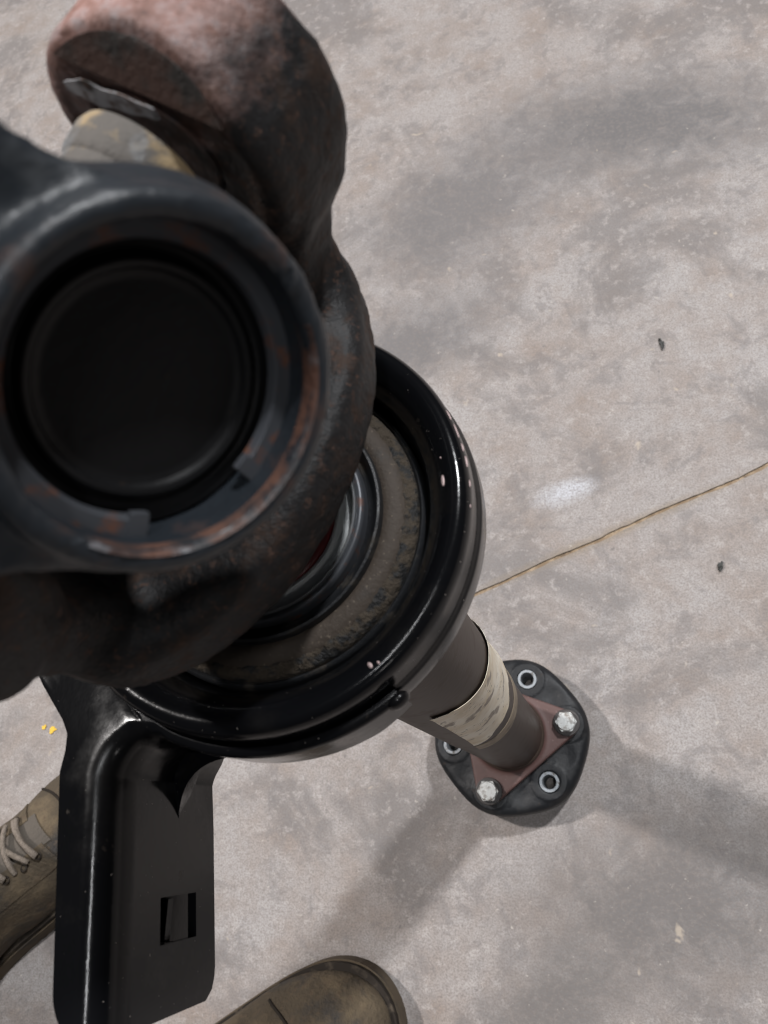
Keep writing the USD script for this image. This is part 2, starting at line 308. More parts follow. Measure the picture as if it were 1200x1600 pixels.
# ------------------------------------------------------------------ floor: two slabs with a saw-cut joint
A = np.array([-27.0, 137.5]); B = np.array([248.9, 237.1]); d = (B - A) / np.linalg.norm(B - A); nrm = np.array([-d[1], d[0]])
ts = np.concatenate([[-5000, -2000], np.arange(-500, 900, 3.0), [2500, 5000]])
wob = (meshkit.fbm(np.stack([ts * .02, ts * 0, ts * 0], 1), 4, 3) - .5) * 5
wid = np.clip((ts + 260) / 60, 0, 1) * 0.9 + np.clip((ts + 260) / 60, 0, 1) * 1.6 * meshkit.fbm(np.stack([ts * .09, ts * 0 + 5, ts * 0], 1), 5, 8)
def slab(side):
    e = A + np.outer(ts, d) + np.outer(wob + side * wid, nrm)
    far = A + np.outer(ts, d) + side * 6000 * nrm
    V = np.vstack([np.c_[e, e[:, 0] * 0], np.c_[far, far[:, 0] * 0], np.c_[e, e[:, 0] * 0 - 8], np.c_[far, far[:, 0] * 0 - 8]])
    m = len(ts); f = []
    for i in range(m - 1):
        f += [(i, i + 1, m + i + 1), (i, m + i + 1, m + i), (i + 1, i, 2 * m + i), (i + 1, 2 * m + i, 2 * m + i + 1)]
    f = np.array(f)
    if side < 0: f = f[:, ::-1]
    # the top must face up
    a, b, c = V[f[0]]
    if np.cross(b - a, c - a)[2] < 0: f = f[:, ::-1]
    return V, f
obj("floor", cat([slab(1), slab(-1)]), FLOOR, smooth=False, kind="structure", label="stained grey concrete workshop floor with a cut joint", category="floor")
je = [A + np.outer(ts, d) + np.outer(wob + s * 4, nrm) for s in (1, -1)]
m = len(ts); V = np.vstack([np.c_[je[0], np.full(m, -1.6)], np.c_[je[1], np.full(m, -1.6)]])
f = np.array([t for i in range(m - 1) for t in ((i, m + i, m + i + 1), (i, m + i + 1, i + 1))])
obj("floor_joint", (V, f), JOINT, smooth=False, kind="structure", label="narrow brown dirt-filled joint running across the concrete floor", category="floor joint")

# ------------------------------------------------------------------ the drive shaft
ZR = 557.0            # top of the bearing cup's rim
ZG = 37.0             # top of the flex disc
ZC = 634.0            # centre of the universal joint
shaft = thing("drive_shaft", (0, 0, 0), label="black vehicle drive shaft with centre bearing and bracket, standing on end on the concrete", category="drive shaft")

# --- flex disc
ph0 = -0.143
hole = [(49 * math.cos(-(ph0 + k * math.pi / 3)), 49 * math.sin(-(ph0 + k * math.pi / 3))) for k in range(6)]   # 0 bolt, 1 hole, 2 bolt, 3 hole, 4 bolt, 5 hole
def disc_sdf(p):
    q = p - [0, 0, ZG - 17]
    th = np.arctan2(p[..., 1], p[..., 0]); r = np.hypot(p[..., 0], p[..., 1])
    R = 65.0 + 1.3 * np.cos(6 * (th + ph0))
    z = np.abs(q[..., 2]) - (16.5 - 2.5 * np.clip((r - 52) / 14, 0, 1) ** 2 + 0.0 * th)
    dd = smax((r - R) * .95, z, 6.0)
    dd = smax(dd, 20 - r, 4)
    for k, (x, y) in enumerate(hole):                      # raised bosses round the sleeves, shallow dips between
        hr = np.hypot(p[..., 0] - x, p[..., 1] - y)
        dd = smin(dd, np.maximum(hr - 14, np.abs(q[..., 2]) - 16.8), 3.0)
    for k in range(6):
        a = -(ph0 + (k + .5) * math.pi / 3)
        dd = smax(dd, 15 - np.linalg.norm(p - np.array([50 * math.cos(a), 50 * math.sin(a), ZG + 13.6]), axis=-1), 3)
    for x, y in hole:
        dd = np.maximum(dd, 8.4 - np.hypot(p[..., 0] - x, p[..., 1] - y))
    return dd
flex = obj("flex_disc", sdf_mesh(disc_sdf, (-74, -74, 0), (74, 74, 42), 1.6), DISC, shaft, smooth=50)
for k in (1, 3, 5):
    prof = [(5.2, 3), (8.4, 3), (8.4, ZG - .6), (7.9, ZG + .8), (5.9, ZG + .8), (5.2, ZG - .2)]
    obj("sleeve", xf(revolve(prof, 40), None, (*hole[k], 0)), SLEEVE, flex)
# lower flange under the disc that carries it off the floor
obj("lower_flange", revolve([(0.01, 0), (34, 0), (36, 1.5), (36, 4), (20, 5), (0.01, 5)], 64), CAST, shaft)

# --- three-armed flange of the tube, on top of the disc
def flange_sdf(p):
    z0, z1 = ZG + .4, ZG + 8
    r = np.hypot(p[..., 0], p[..., 1])
    arms = [hole[k] for k in (0, 2, 4)]
    # a triangle with rounded corners through the three bolts
    dd = None
    C = np.array(arms); q = p[..., :2]
    sd = np.full(q.shape[:-1], -1e9)
    for i in range(3):
        a, b = C[i], C[(i + 1) % 3]; e = b - a; nn = np.array([e[1], -e[0]]) / np.linalg.norm(e)
        if nn @ (-a) > 0: nn = -nn
        sd = np.maximum(sd, (q - a) @ nn)
    tri = smax(sd - 10.5, r - 59.5, 6)
    far = r - 61.5
    dd = smax(np.maximum(tri, far), np.abs(p[..., 2] - (z0 + z1) / 2) - (z1 - z0) / 2, 2.0)
    tip = np.full(q.shape[:-1], 1e9)
    neck = np.maximum(r - (28.9 + 2.5 * np.clip((ZG + 22 - p[..., 2]) / 20, 0, 1) ** 2), np.abs(p[..., 2] - (ZG + 7)) - 7)
    return smin(dd, neck, 5)
fl = obj("flange", sdf_mesh(flange_sdf, (-68, -68, ZG - 3), (68, 68, ZG + 32), 1.5), PRIMER, shaft, smooth=50)
for k in (0, 2, 4):
    x, y = hole[k]
    b = obj("bolt", xf(cat([hexprism(8.6, ZG + 11, ZG + 17), revolve([(0.01, ZG + 17), (7.6, ZG + 17), (6.9, ZG + 18.2), (0.01, ZG + 18.4)], 24)]), None, (x, y, 0)), BOLT, shaft, smooth=30)
    obj("washer", xf(revolve([(0.01, ZG + 8), (10.8, ZG + 8), (10.8, ZG + 10.6), (10, ZG + 11), (0.01, ZG + 11)], 40), None, (x, y, 0)), WASHER, b)

# --- tube
def rough_ring(amp, sc, seed):
    def b(v):
        n = meshkit.fbm(v.reshape(-1, 3) * sc, 5, seed).reshape(v.shape[:2]) - .5
        v = v.copy(); v[..., 2] += n * amp; return v
    return b
tb = [(0.01, ZG + 12), (28.4, ZG + 12), (28.4, 225), (29.0, 232), (29.0, 500), (31.5, 508), (33, 516), (33, 522), (0.01, 522)]
tube = obj("shaft_tube", revolve(tb, 96), TUBE, shaft, smooth=40)
def patch(za, zb, r, a0, a1, n=70, mm=26, t=.25, rag=1.5, seed=1, curl=0.0):
    P = np.zeros((n, mm, 3))
    an = np.linspace(a0, a1, n)
    for i, a in enumerate(an):
        s = i / (n - 1)
        z0 = za[0] + (za[1] - za[0]) * s; z1 = zb[0] + (zb[1] - zb[0]) * s
        z0 += rag * 3 * (meshkit.fbm(np.array([[s * 9, seed, 0.]]), 4)[0] - .5); z1 += rag * (meshkit.fbm(np.array([[s * 7, seed + 9., 0.]]), 4)[0] - .5)
        for j in range(mm):
            u = j / (mm - 1); z = z0 + (z1 - z0) * u
            ae = a
            if i in (0, n - 1): ae = a + (1 if i == 0 else -1) * rag * 1.6 * meshkit.fbm(np.array([[u * 6, seed + 3., 1.]]), 4)[0]
            rr = r + curl * (meshkit.fbm(np.array([[s * 5, u * 3, seed * 1.]]), 3)[0]) + curl * 1.5 * (abs(u - .5) * 2) ** 6
            P[i, j] = (rr * math.cos(math.radians(ae)), rr * math.sin(math.radians(ae)), z)
    return sheet(P, t)
obj("weld_bead", revolve([(28.2, 46), (29.4, 46.6), (30.2, 48.4), (30.2, 50), (29.4, 51.8), (28.2, 52.4)], 160, bump=rough_ring(1.2, .45, 6)), TUBE, tube, smooth=60)
obj("paper_label", patch((268, 305), (386, 345), 29.35, -80, 62, rag=3.2, seed=2, curl=.5), LABEL, tube, label="torn cream paper label wrapped on the tube, print worn away")
obj("tape", patch((236, 240), (254, 257), 29.3, -82, 48, rag=.8, seed=5), TAPE, tube, label="strip of tan tape around the tube below the label")

# --- centre bearing
cb = obj("centre_bearing", revolve([(42.2, -10), (43.6, -6.6), (45.4, -3.4), (47.2, -1.3), (49.0, -.25), (50.6, 0), (52.0, -.5), (53.0, -1.6), (53.5, -3.2), (53.6, -5), (53.7, -11), (54.5, -12), (54.7, -13), (54.7, -19), (54.0, -20), (53.4, -20.4), (53.2, -24), (51, -27.5), (42, -30), (35, -32), (33, -34), (32, -34), (34, -30), (40, -27), (41.6, -22)], 200, bump=None), GLOSS, shaft, smooth=40)
UsdGeom.Xformable(stage.GetPrimAtPath(cb.GetPath())).AddTranslateOp().Set(Gf.Vec3d(0, 0, ZR / 1000))
obj("rubber_mount", revolve([(37.5, -20), (41.2, -20), (41.3, -15), (41.2, -12.6), (40.9, -11.3), (40.3, -10.8), (39.8, -11.2), (39.4, -12), (38.4, -12.8), (37.5, -12)], 160), RUBBER, cb, smooth=50)
obj("dirt_crust", revolve([(35.4, -14), (39.6, -14), (39.5, -10.8), (38.9, -9.6), (38.0, -9.0), (37.2, -8.6), (36.4, -8.4), (35.6, -8.6)], 260, bump=rough_ring(2.6, .55, 4)), DIRT, cb, smooth=70, label="ring of caked brown dirt on the rubber mount")
obj("rubber_membrane", revolve([(30.5, -14), (37.4, -14), (37.2, -9.6), (36.4, -8.3), (34.8, -7.3), (33.0, -6.9), (31.6, -7.2), (30.5, -8)], 160, bump=rough_ring(.5, .25, 7)), DUSTY, cb, smooth=60)
obj("bearing_housing", revolve([(27.6, -14), (31.6, -14), (31.6, -6.4), (31.2, -5.2), (30.7, -4.9), (30.2, -5.3), (29.6, -6.6), (28.6, -7.6), (27.6, -8)], 160), RUBBER, cb, smooth=40)
obj("bearing_ring", revolve([(24.9, -13), (27.5, -13), (27.5, -5.6), (27.1, -4.7), (26.6, -4.4), (26.0, -4.4), (25.4, -4.7), (24.9, -5.6)], 160), CLIP, cb, smooth=40)
obj("bearing_ring", revolve([(24.5, -10), (25.0, -10), (25.35, -4.5), (25.1, -4.1), (24.7, -4.3)], 160), ZINC, cb, smooth=40, label="bright steel edge of the bearing")
obj("slinger", revolve([(19.6, -12), (23.9, -12), (23.8, -9.8), (23.2, -8.6), (21.4, -6.6), (20.6, -6.0), (19.8, -6.2)], 160), PALEZINC, cb, smooth=40)
obj("bearing_shield", revolve([(18, -14), (25, -14), (25, -11), (18, -11)], 120), RUBBER, cb)
obj("seal", revolve([(17.0, -12), (19.7, -12), (19.7, -6.4), (19.3, -5.8), (18.2, -5.2), (17, -5)], 120), REDSEAL, cb, smooth=40)
# chips in the paint of the rim
for a, rr, zz, w, h in ((3, 47.6, -.95, .45, 1.5), (10, 47.9, -.8, .22, .3), (-52, 49.8, .05, .8, .5), (-50, 50.6, .1, .5, .3), (8, 53.35, -2.6, .4, 1.6), (12, 53.3, -2.4, .35, 1.2), (17, 53.2, -2.2, .3, 2.2), (22, 53.1, -1.9, .35, 1.6), (2, 53.4, -2.9, .3, 1.0), (-4, 53.4, -2.9, .25, .5)):
    e = trimesh.creation.icosphere(1, 1.0); v = np.array(e.vertices) * [w, h, .22]
    t = math.radians(a); R = np.array([[math.cos(t), math.sin(t), 0], [-math.sin(t), math.cos(t), 0], [0, 0, 1]])
    obj("paint_chip", (v @ R + [rr * math.cos(t), rr * math.sin(t), zz], np.array(e.faces)), CHIP, cb, smooth=True)

# --- bracket of the centre bearing: one pressed steel sheet swept along its bend
def bracket():
    path, inner, kind = [], [], []
    for t in np.radians(np.linspace(308, 247, 46)):
        path.append((56.9 * math.cos(t), 56.9 * math.sin(t))); inner.append((54.6 * math.cos(t), 54.6 * math.sin(t)))
    p0 = np.array(path[-1]); tg = np.array([math.sin(math.radians(247)), -math.cos(math.radians(247))]); ln = np.array([-tg[1], tg[0]])
    Rb = 9.6; c = p0 + Rb * ln; a0 = math.atan2(*(p0 - c)[::-1]); a1 = a0 + math.radians(109)
    outer = np.array([(-21.4, -50.2), (-27, -47.2), (-34, -42.8), (-45, -31.0), (-57, -22), (-68, -27), (-63.5, -36), (-57.5, -42), (-53, -46.5), (-50.6, -50), (-50.2, -54), (-50.8, -59)])
    oo = np.linspace(0, len(outer) - 1, 44)
    ob = np.stack([np.interp(oo, np.arange(len(outer)), outer[:, k]) for k in (0, 1)], 1)
    for k, t in enumerate(np.linspace(a0, a1, 44)[1:]):
        path.append(tuple(c + Rb * np.array([math.cos(t), math.sin(t)]))); inner.append(tuple(ob[k + 1]))
    e0 = np.array(path[-1]); dl = np.array([.105, -1.0]); dl /= np.linalg.norm(dl)
    L = np.unique(np.concatenate([np.linspace(0, 53, 54)[1:], [27.2, 37.6]]))
    for s in L:
        q = e0 + dl * s; path.append(tuple(q))
        w = 15.0 - 2.4 * s / 50 + (0 if s < 6 else 0)
        o = q + np.array([-w, 0]); 
        if s < 8: o = o + (np.array(inner[-1]) - o) * (1 - s / 8) * .35
        if s > 44.5: o = q + np.array([-(w - 9 + math.sqrt(max(0, 81 - (s - 44.5) ** 2))), 0])
        inner.append(tuple(o))
    path = np.array(path); inner = np.array(inner); n = len(path)
    sl = np.concatenate([[0], np.cumsum(np.linalg.norm(np.diff(path, axis=0), axis=1))]); Sb = sl[45]; Se = sl[45 + 43]
    def zbot(i):
        if i <= 45: return np.interp(sl[i], [0, 10, Sb - 20, Sb - 8, Sb], [20, 24, 25, 32, 42])
        if i <= 88: u = (sl[i] - Sb) / (Se - Sb); return 42 + 17 * math.sin(min(1, u * 1.3) * math.pi / 2)
        return np.interp(sl[i] - Se, [0, 12, 46, 48.5, 51, 53], [59, 59.5, 59.5, 59, 57.5, 54])
    tan = np.gradient(path, axis=0); tan /= np.linalg.norm(tan, axis=1, keepdims=True)
    rows = []; zt0 = ZR - 9.0; zcuts = [ZR - 31.0, ZR - 49.0]
    for i in range(n):
        ztop = zt0 - (0 if i > 45 else 0)
        nin = np.array([tan[i][1], -tan[i][0]])              # to the right of travel: towards the cup / the flange side
        dvec = inner[i] - path[i]; D = np.linalg.norm(dvec)
        dirv = dvec / D; rho = min(np.interp(i, [0, 45, 60], [3.2, 4, 6.2]), D * .9)
        pts = []
        for u in np.linspace(0, 1, 10): pts.append((*(inner[i] + (path[i] + dirv * rho - inner[i]) * u), ztop - (min(5.0, .17 * (D - rho) * (1 - u)) if i > 52 else 0)))
        for a in np.linspace(0, math.pi / 2, 9)[1:]: pts.append((*(path[i] + dirv * rho * (1 - math.sin(a))), ztop - rho * (1 - math.cos(a))))
        zb = ZR - zbot(i); zs = [ztop - rho - 1.5]
        zz = np.linspace(zs[0], zb, 12)
        if i > 88: zz = np.sort(np.concatenate([np.linspace(zs[0], zcuts[0], 6), np.linspace(zcuts[0], zcuts[1], 4)[1:], np.linspace(zcuts[1], zb, 4)[1:]]))[::-1]
        po = path[i] - nin * .8 * np.clip((i - 55) / 15, 0, 1)
        for z in zz: pts.append((po[0], po[1], z))
        rows.append(pts)
    P = np.array(rows)
    s_l = np.concatenate([[-1] * 89, L])
    def hl(i, j):
        if i < 89: return False
        zmid = P[i, j:j + 2, 2].mean(); s = (s_l[i] + s_l[i + 1]) / 2
        return 27.2 < s < 37.6 and j > 17 and zcuts[1] < zmid < zcuts[0]
    return P, hl, L
P, hl, L = bracket()
br = obj("bracket", sheet(P, 2.4, hl), GLOSS, shaft, smooth=38)
# captive nut cage behind the square hole
hx = np.array([-35.5 + .105 * 32.4, -61.2 - 32.2]); nz = ZR - 40
def boxm(c, b): t = trimesh.creation.box(np.array(b) * 2); return np.array(t.vertices) + c, np.array(t.faces)
obj("nut_cage", cat([boxm([hx[0] - 8.2, hx[1], nz - 9], [1, 7.5, 19]), boxm([hx[0] - 5.2, hx[1] + 6.7, nz], [2.4, .8, 10]), boxm([hx[0] - 5.2, hx[1] - 6.7, nz], [2.4, .8, 10]), boxm([hx[0] - 6.2, hx[1], nz - 3], [1.4, 5, .7]), boxm([hx[0] - 6.2, hx[1], nz + 3.6], [1.4, 5, .6])]), CAP, br, smooth=False)
# stiffening gusset pressed across the inside of the bend
def gusset():
    def curve(pts, n=24):
        from scipy.interpolate import PchipInterpolator
        p = np.array(pts, float); k = np.r_[0, np.cumsum(np.linalg.norm(np.diff(p, axis=0), axis=1))]
        return PchipInterpolator(k, p)(np.linspace(0, k[-1], n))
    t = np.linspace(0, 1, 24)[:, None]
    ridge = (1 - t) ** 2 * np.array([-34.0, -70.6, 517]) + 2 * t * (1 - t) * np.array([-32.5, -56.5, 522]) + t * t * np.array([-17.5, -54.9, 525.5])
    up = curve([(-35.6, -70.8, 517.6), (-35.0, -58.5, 520.5), (-31.8, -53.2, 522.5), (-18, -53.2, 526)])
    lo = curve([(-35.6, -70.8, 516.4), (-35.4, -60, 506), (-29.5, -52.6, 511), (-18, -53.2, 524.6)])
    k = np.linspace(0, 1, 9)[None, :, None]
    f1 = up[:, None] + (ridge - up)[:, None] * k; f2 = ridge[:, None] + (lo - ridge)[:, None] * k
    g = np.concatenate([f1, f2[:, 1:]], 1)
    return sheet(g[::-1] if np.cross(g[12, 8] - g[11, 8], g[12, 9] - g[12, 8])[0] < 0 else g, .8)
obj("gusset", gusset(), GLOSS, br, smooth=60)
e_ = trimesh.creation.icosphere(3, 1.0); ta_ = math.radians(307.0); Rt = np.array([[math.cos(ta_), math.sin(ta_), 0], [-math.sin(ta_), math.cos(ta_), 0], [0, 0, 1]])
obj("end_tab", (np.array(e_.vertices) * [1.7, 2.8, 2.8] @ Rt + [56.6 * math.cos(ta_), 56.6 * math.sin(ta_), ZR - 11.2], np.array(e_.faces)), GLOSS, br, smooth=True)
obj("slot_bar", boxm([hx[0] - 3.6, hx[1], nz - 1.0], [1.0, 4.9, 1.3]), GLOSS, br, smooth=False)
# ------------------------------------------------------------------ universal joint
aU = math.radians(0)
u3 = None
n_c = np.array([0.2666093, 0.36341074, 0.89266573])
w_c = np.array([.62, .31, -.72]); w = W @ w_c; w /= np.linalg.norm(w)
u = np.cross(w, [0, 0, -1.0]); u[2] = 0; u /= np.linalg.norm(u)
if (W.T @ u)[1] > 0: u = -u
TURN = math.radians(8)
u = np.array([u[0] * math.cos(TURN) - u[1] * math.sin(TURN), u[0] * math.sin(TURN) + u[1] * math.cos(TURN), 0])
q = np.cross([0, 0, 1.0], u)
if (W.T @ q)[0] < 0: q = -q
hand = np.sign(np.cross(u, q)[2])
RY = np.stack([u, q, [0, 0, 1.0]])
CEN = np.array([0, 0, ZC])
def yoke_sdf(p):
    U, Q, Z = p[..., 0], p[..., 1], p[..., 2]; U = np.where(U < 0, U * 1.1, U); aU_ = np.abs(U)
    pm = np.stack([aU_, Q, Z], -1)
    ear = s_cyl(pm, 0, (46.6, 0, -2), 22.5, 11.2, 3.0)
    half = np.interp(-Z, [0, 10, 18, 26, 34, 45], [20, 20.5, 19.5, 14.5, 12.5, 13.5])
    uc = np.interp(-Z, [0, 20, 50], [48.5, 47.5, 40]); ut = np.interp(-Z, [0, 18, 50], [7.5, 8, 9])
    qd = np.stack([np.abs(Q) - half + 4, np.abs(aU_ - uc) - ut + 4], -1)
    arm = (np.linalg.norm(np.maximum(qd, 0), axis=-1) + np.minimum(qd.max(-1), 0) - 4) * .9
    arm = np.maximum(arm, np.maximum(Z - 2, -Z - 50))
    base = s_ell(np.stack([U, Q, Z * 0], -1), (0, 0, 0), (53, 32, 30))
    base = smax(base, np.abs(Z + 51) - 9, 6)
    dd = smin(smin(ear, arm, 5), base, 7)
    r = np.hypot(U, Q)
    dd = smin(dd, np.maximum(r - 24, np.abs(Z + 58) - 12), 6)
    dd = smin(dd, np.maximum(r - 16.5, np.abs(Z + 72) - 20), 3)
    bore = np.hypot(Q, Z)
    dd = smax(dd, np.where(aU_ > 30, 11.4, 15.2) - bore, .8)
    dd = np.maximum(dd, -np.maximum(bore - 17.8 + 0 * Z, np.abs(aU_ - 34.4) - 1.4 + 0 * Z))           # spot face inside the ear
    cutp = ((35.4 + (Z * .958 + Q * .287 - 12.6) * .62) - U) / 1.18           # the machined cut on the upper ear's inner edge
    dd = np.maximum(dd, np.where((U > 28) & (Z * .958 + Q * .287 > 4), cutp, -9))
    return dd + .35 * (meshkit.noise(p * .35, 2) - .5) + .12 * (meshkit.noise(p * 1.3, 4) - .5)
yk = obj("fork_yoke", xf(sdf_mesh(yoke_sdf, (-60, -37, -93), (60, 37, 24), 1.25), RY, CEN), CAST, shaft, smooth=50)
# ------------------------------------------------------------------ near yoke
t_c = np.array([-1.0, -.06, 0]); t_ = W @ t_c; t_ -= (t_ @ w) * w; t_ /= np.linalg.norm(t_); v_ = np.cross(w, t_)
RN = np.stack([w, t_, v_]); CEN2 = CEN + W @ np.array([3.2, 2.2, 0])
def near_sdf(p):
    Wn, T, Vv = p[..., 0], p[..., 1], p[..., 2]; aw = np.abs(Wn)
    boss = s_cyl(np.stack([aw, T, Vv], -1), 0, (33.5, 0, 0), 22.4, 8.5, 2.2)
    back = s_cyl(np.stack([aw, T, Vv], -1), 0, (31, 0, 0), 24.5, 6.0, 3.0)
    half = np.where(Vv < 0, np.interp(T, [0, 8, 22, 36, 60], [21, 23.5, 31, 38, 42]), np.interp(T, [0, 20, 60], [21, 20, 19]))
    arm = np.maximum(np.stack([np.abs(Vv) - half, np.abs(aw - 31) - 6.5], -1).max(-1) , np.maximum(-T, T - 62))
    base = s_box(p, (0, 56, -11), (39, 9, 30), 6)
    tail = s_cyl(p, 1, (0, 75, 0), 24, 18, 3)
    dd = smin(smin(boss, smin(back, arm, 3), 2.0), smin(base, tail, 6), 8)
    bore = np.hypot(T, Vv)
    dd = smax(dd, 19.0 - bore, 1.0)
    return dd + .3 * (meshkit.noise(p * .3, 5) - .5)
ny = obj("end_yoke", xf(sdf_mesh(near_sdf, (-45, -28, -46), (45, 96, 46), 1.3), RN, CEN2), EAR, shaft, smooth=50)
# axis of revolve = local z
def along(axis, side, m, cen=None):
    z = axis * side; x = W @ np.array([1.0, 0, 0]); x = x - (x @ z) * z; x /= np.linalg.norm(x); y = np.cross(z, x)
    return xf(m, np.stack([x, y, z]), CEN if cen is None else cen)
# cross with four trunnions, caps, clips
def cross_sdf(p):
    d = np.linalg.norm(p, axis=-1) - 15
    for k in (0, 1): d = smin(d, s_cyl(p, k, (0, 0, 0), 8.6, 30, 1), 5)
    return d
cu = np.cross(w, np.cross(u, w)); cu /= np.linalg.norm(cu)
cr = obj("joint_cross", xf(sdf_mesh(cross_sdf, (-39, -39, -17), (39, 39, 17), 1.3), np.stack([u, w, np.cross(u, w)]), CEN), EAR, shaft, smooth=50)
cap = [(0.01, 22), (18.9, 22), (18.9, 31.8), (18.4, 32.6), (16.2, 32.8), (15.6, 32.4), (15.2, 32.6), (14.8, 33.5), (14.2, 34.0), (13.5, 33.8), (13.1, 33.0), (12.5, 32.8), (11.8, 32.6), (0.01, 32.8)]
seal = [(0.01, 19), (10.6, 19), (11.4, 20), (11.6, 22.5), (12.4, 23), (12.6, 25), (12.2, 26), (0.01, 26)]
useal = [(0.01, 20), (9.6, 20), (10.6, 21), (10.8, 25), (11.6, 26), (11.9, 30), (11.5, 31.5), (0.01, 32)]
for side in (1, -1):
    obj("bearing_cap", along(w, side, revolve(cap, 110), CEN2), CAP, cr, smooth=30)
    ring = revolve([(16.6, 34.2), (19.3, 34.2), (19.5, 34.8), (19.4, 35.6), (19.0, 36.0), (17.0, 36.0), (16.7, 35.6)], 120, -48, 256)
    lugs = []
    for a in (-48, 256):
        c = np.array([17.5 * math.cos(math.radians(a)), 17.5 * math.sin(math.radians(a)), 35.6]); e = trimesh.creation.box([3.4, 2.6, 1.5]); e = e.subdivide().subdivide(); ev = np.array(e.vertices); ev *= (1 - .12 * (np.abs(ev / [1.7, 1.3, .75]) ** 4).sum(1) / 3)[:, None]
        ca, sa = math.cos(math.radians(a)), math.sin(math.radians(a))
        lugs.append((ev @ np.array([[ca, sa, 0], [-sa, ca, 0], [0, 0, 1]]) + c + [0, 0, .2], np.array(e.faces)))
    obj("snap_ring", along(w, side, cat([ring] + lugs), CEN2), CLIP, cr, smooth=45)
    obj("seal_cup", along(u, side, revolve(useal, 80)), SEALTAN, cr, smooth=35)
    obj("bearing_cap", along(u, side, revolve([(0.01, 35.4), (10.9, 35.4), (11.3, 35.9), (11.3, 50), (10.5, 51), (0.01, 51)], 80)), CAST, cr, smooth=35)
zz = np.linspace(12.8, 18.9, 12); ct, st_ = .958, .287
cf = np.array([[(35.4 + (z - 12.6) * .62 - .15, .57 + f_ * math.sqrt(max(0, 20.8 ** 2 - (z + 1.92) ** 2)), z + .12) for f_ in np.linspace(-1, 1, 21)] for z in zz])
cf = np.stack([cf[..., 0], cf[..., 1] * ct + cf[..., 2] * st_, -cf[..., 1] * st_ + cf[..., 2] * ct], -1)
if hand < 0: cf = cf[:, ::-1]
obj("cut_face", xf(sheet(cf, .3), RY, CEN), RUSTFACE, yk, smooth=40, label="rust-brown cut face on the upper ear")
bs = np.array([[(35.2, qq, 9.4 - .12 * qq + z_ * (.25 + math.sqrt(max(0, 1 - ((qq + 3) / 9.2) ** 2))) * (.75 + .6 * meshkit.noise(np.array([[qq * .3, 2., 0]]))[0])) for qq in np.linspace(-12, 6, 26)] for z_ in np.linspace(-1.5, 1.7, 7)])
if hand < 0: bs = bs[:, ::-1]
obj("bare_patch", xf(sheet(bs, .3), RY, CEN), BRIGHT, yk, smooth=40, label="pale bare-metal smear on the upper ear")
# worn rusty edge of the bore
obj("worn_edge", along(w, 1, revolve([(18.9, 39.4), (19.0, 41.0), (19.25, 41.8), (19.6, 42.1), (19.7, 41.7), (19.3, 41)], 110, -128, 18), CEN2), RUST, ny, smooth=60)

# ------------------------------------------------------------------ work boots
SUEDE = mat("worn_tan_suede", (.075, .057, .037), .9, layers=[(30, .46, .66, (.145, .108, .066), .95, 6, I3), (24, .52, .66, (.038, .034, .031), .85, 6, I3), (180, .55, .7, (.10, .07, .045), .95, 4, I3)], bump=(240, .6, .003))
SLATE = mat("dark_slate_cloth", (.035, .037, .042), .85, layers=[(40, .5, .66, (.09, .075, .06), .9, 5, I3)], bump=(400, .6, .002))
SOLE = mat("dirty_boot_sole", (.085, .062, .038), .85, layers=[(40, .5, .64, (.05, .04, .03), .9, 5, I3)], bump=(200, .5, .002))
RAND = mat("dark_rand", (.024, .019, .015), .8, spec=.2, layers=[(60, .5, .66, (.10, .08, .06), .9, 5, I3)])
LACE = mat("grey_tan_lace", (.24, .20, .165), .9, layers=[(200, .45, .62, (.17, .14, .11), .9, 4, I3)], bump=(900, .8, .002))
TONGUE = mat("dark_tongue", (.10, .085, .07), .9, bump=(300, .6, .002))
def outline(k=1.0, grow=0.0):
    """sole outline of a left boot; toe at +x"""
    x = np.array([150, 143, 120, 85, 40, -20, -75, -115, -138, -146, -138, -115, -75, -20, 40, 85, 120, 143])
    y = np.array([0, 26, 46, 53, 50, 41, 38, 36, 24, 0, -24, -36, -36, -40, -47, -50, -44, -25]) * k
    from scipy.interpolate import splprep, splev
    tck, _ = splprep([np.r_[x, x[0]], np.r_[y, y[0]]], s=0, per=True)
    a = np.stack(splev(np.linspace(0, 1, 90, endpoint=False), tck), 1)
    return Polygon(a).buffer(grow)
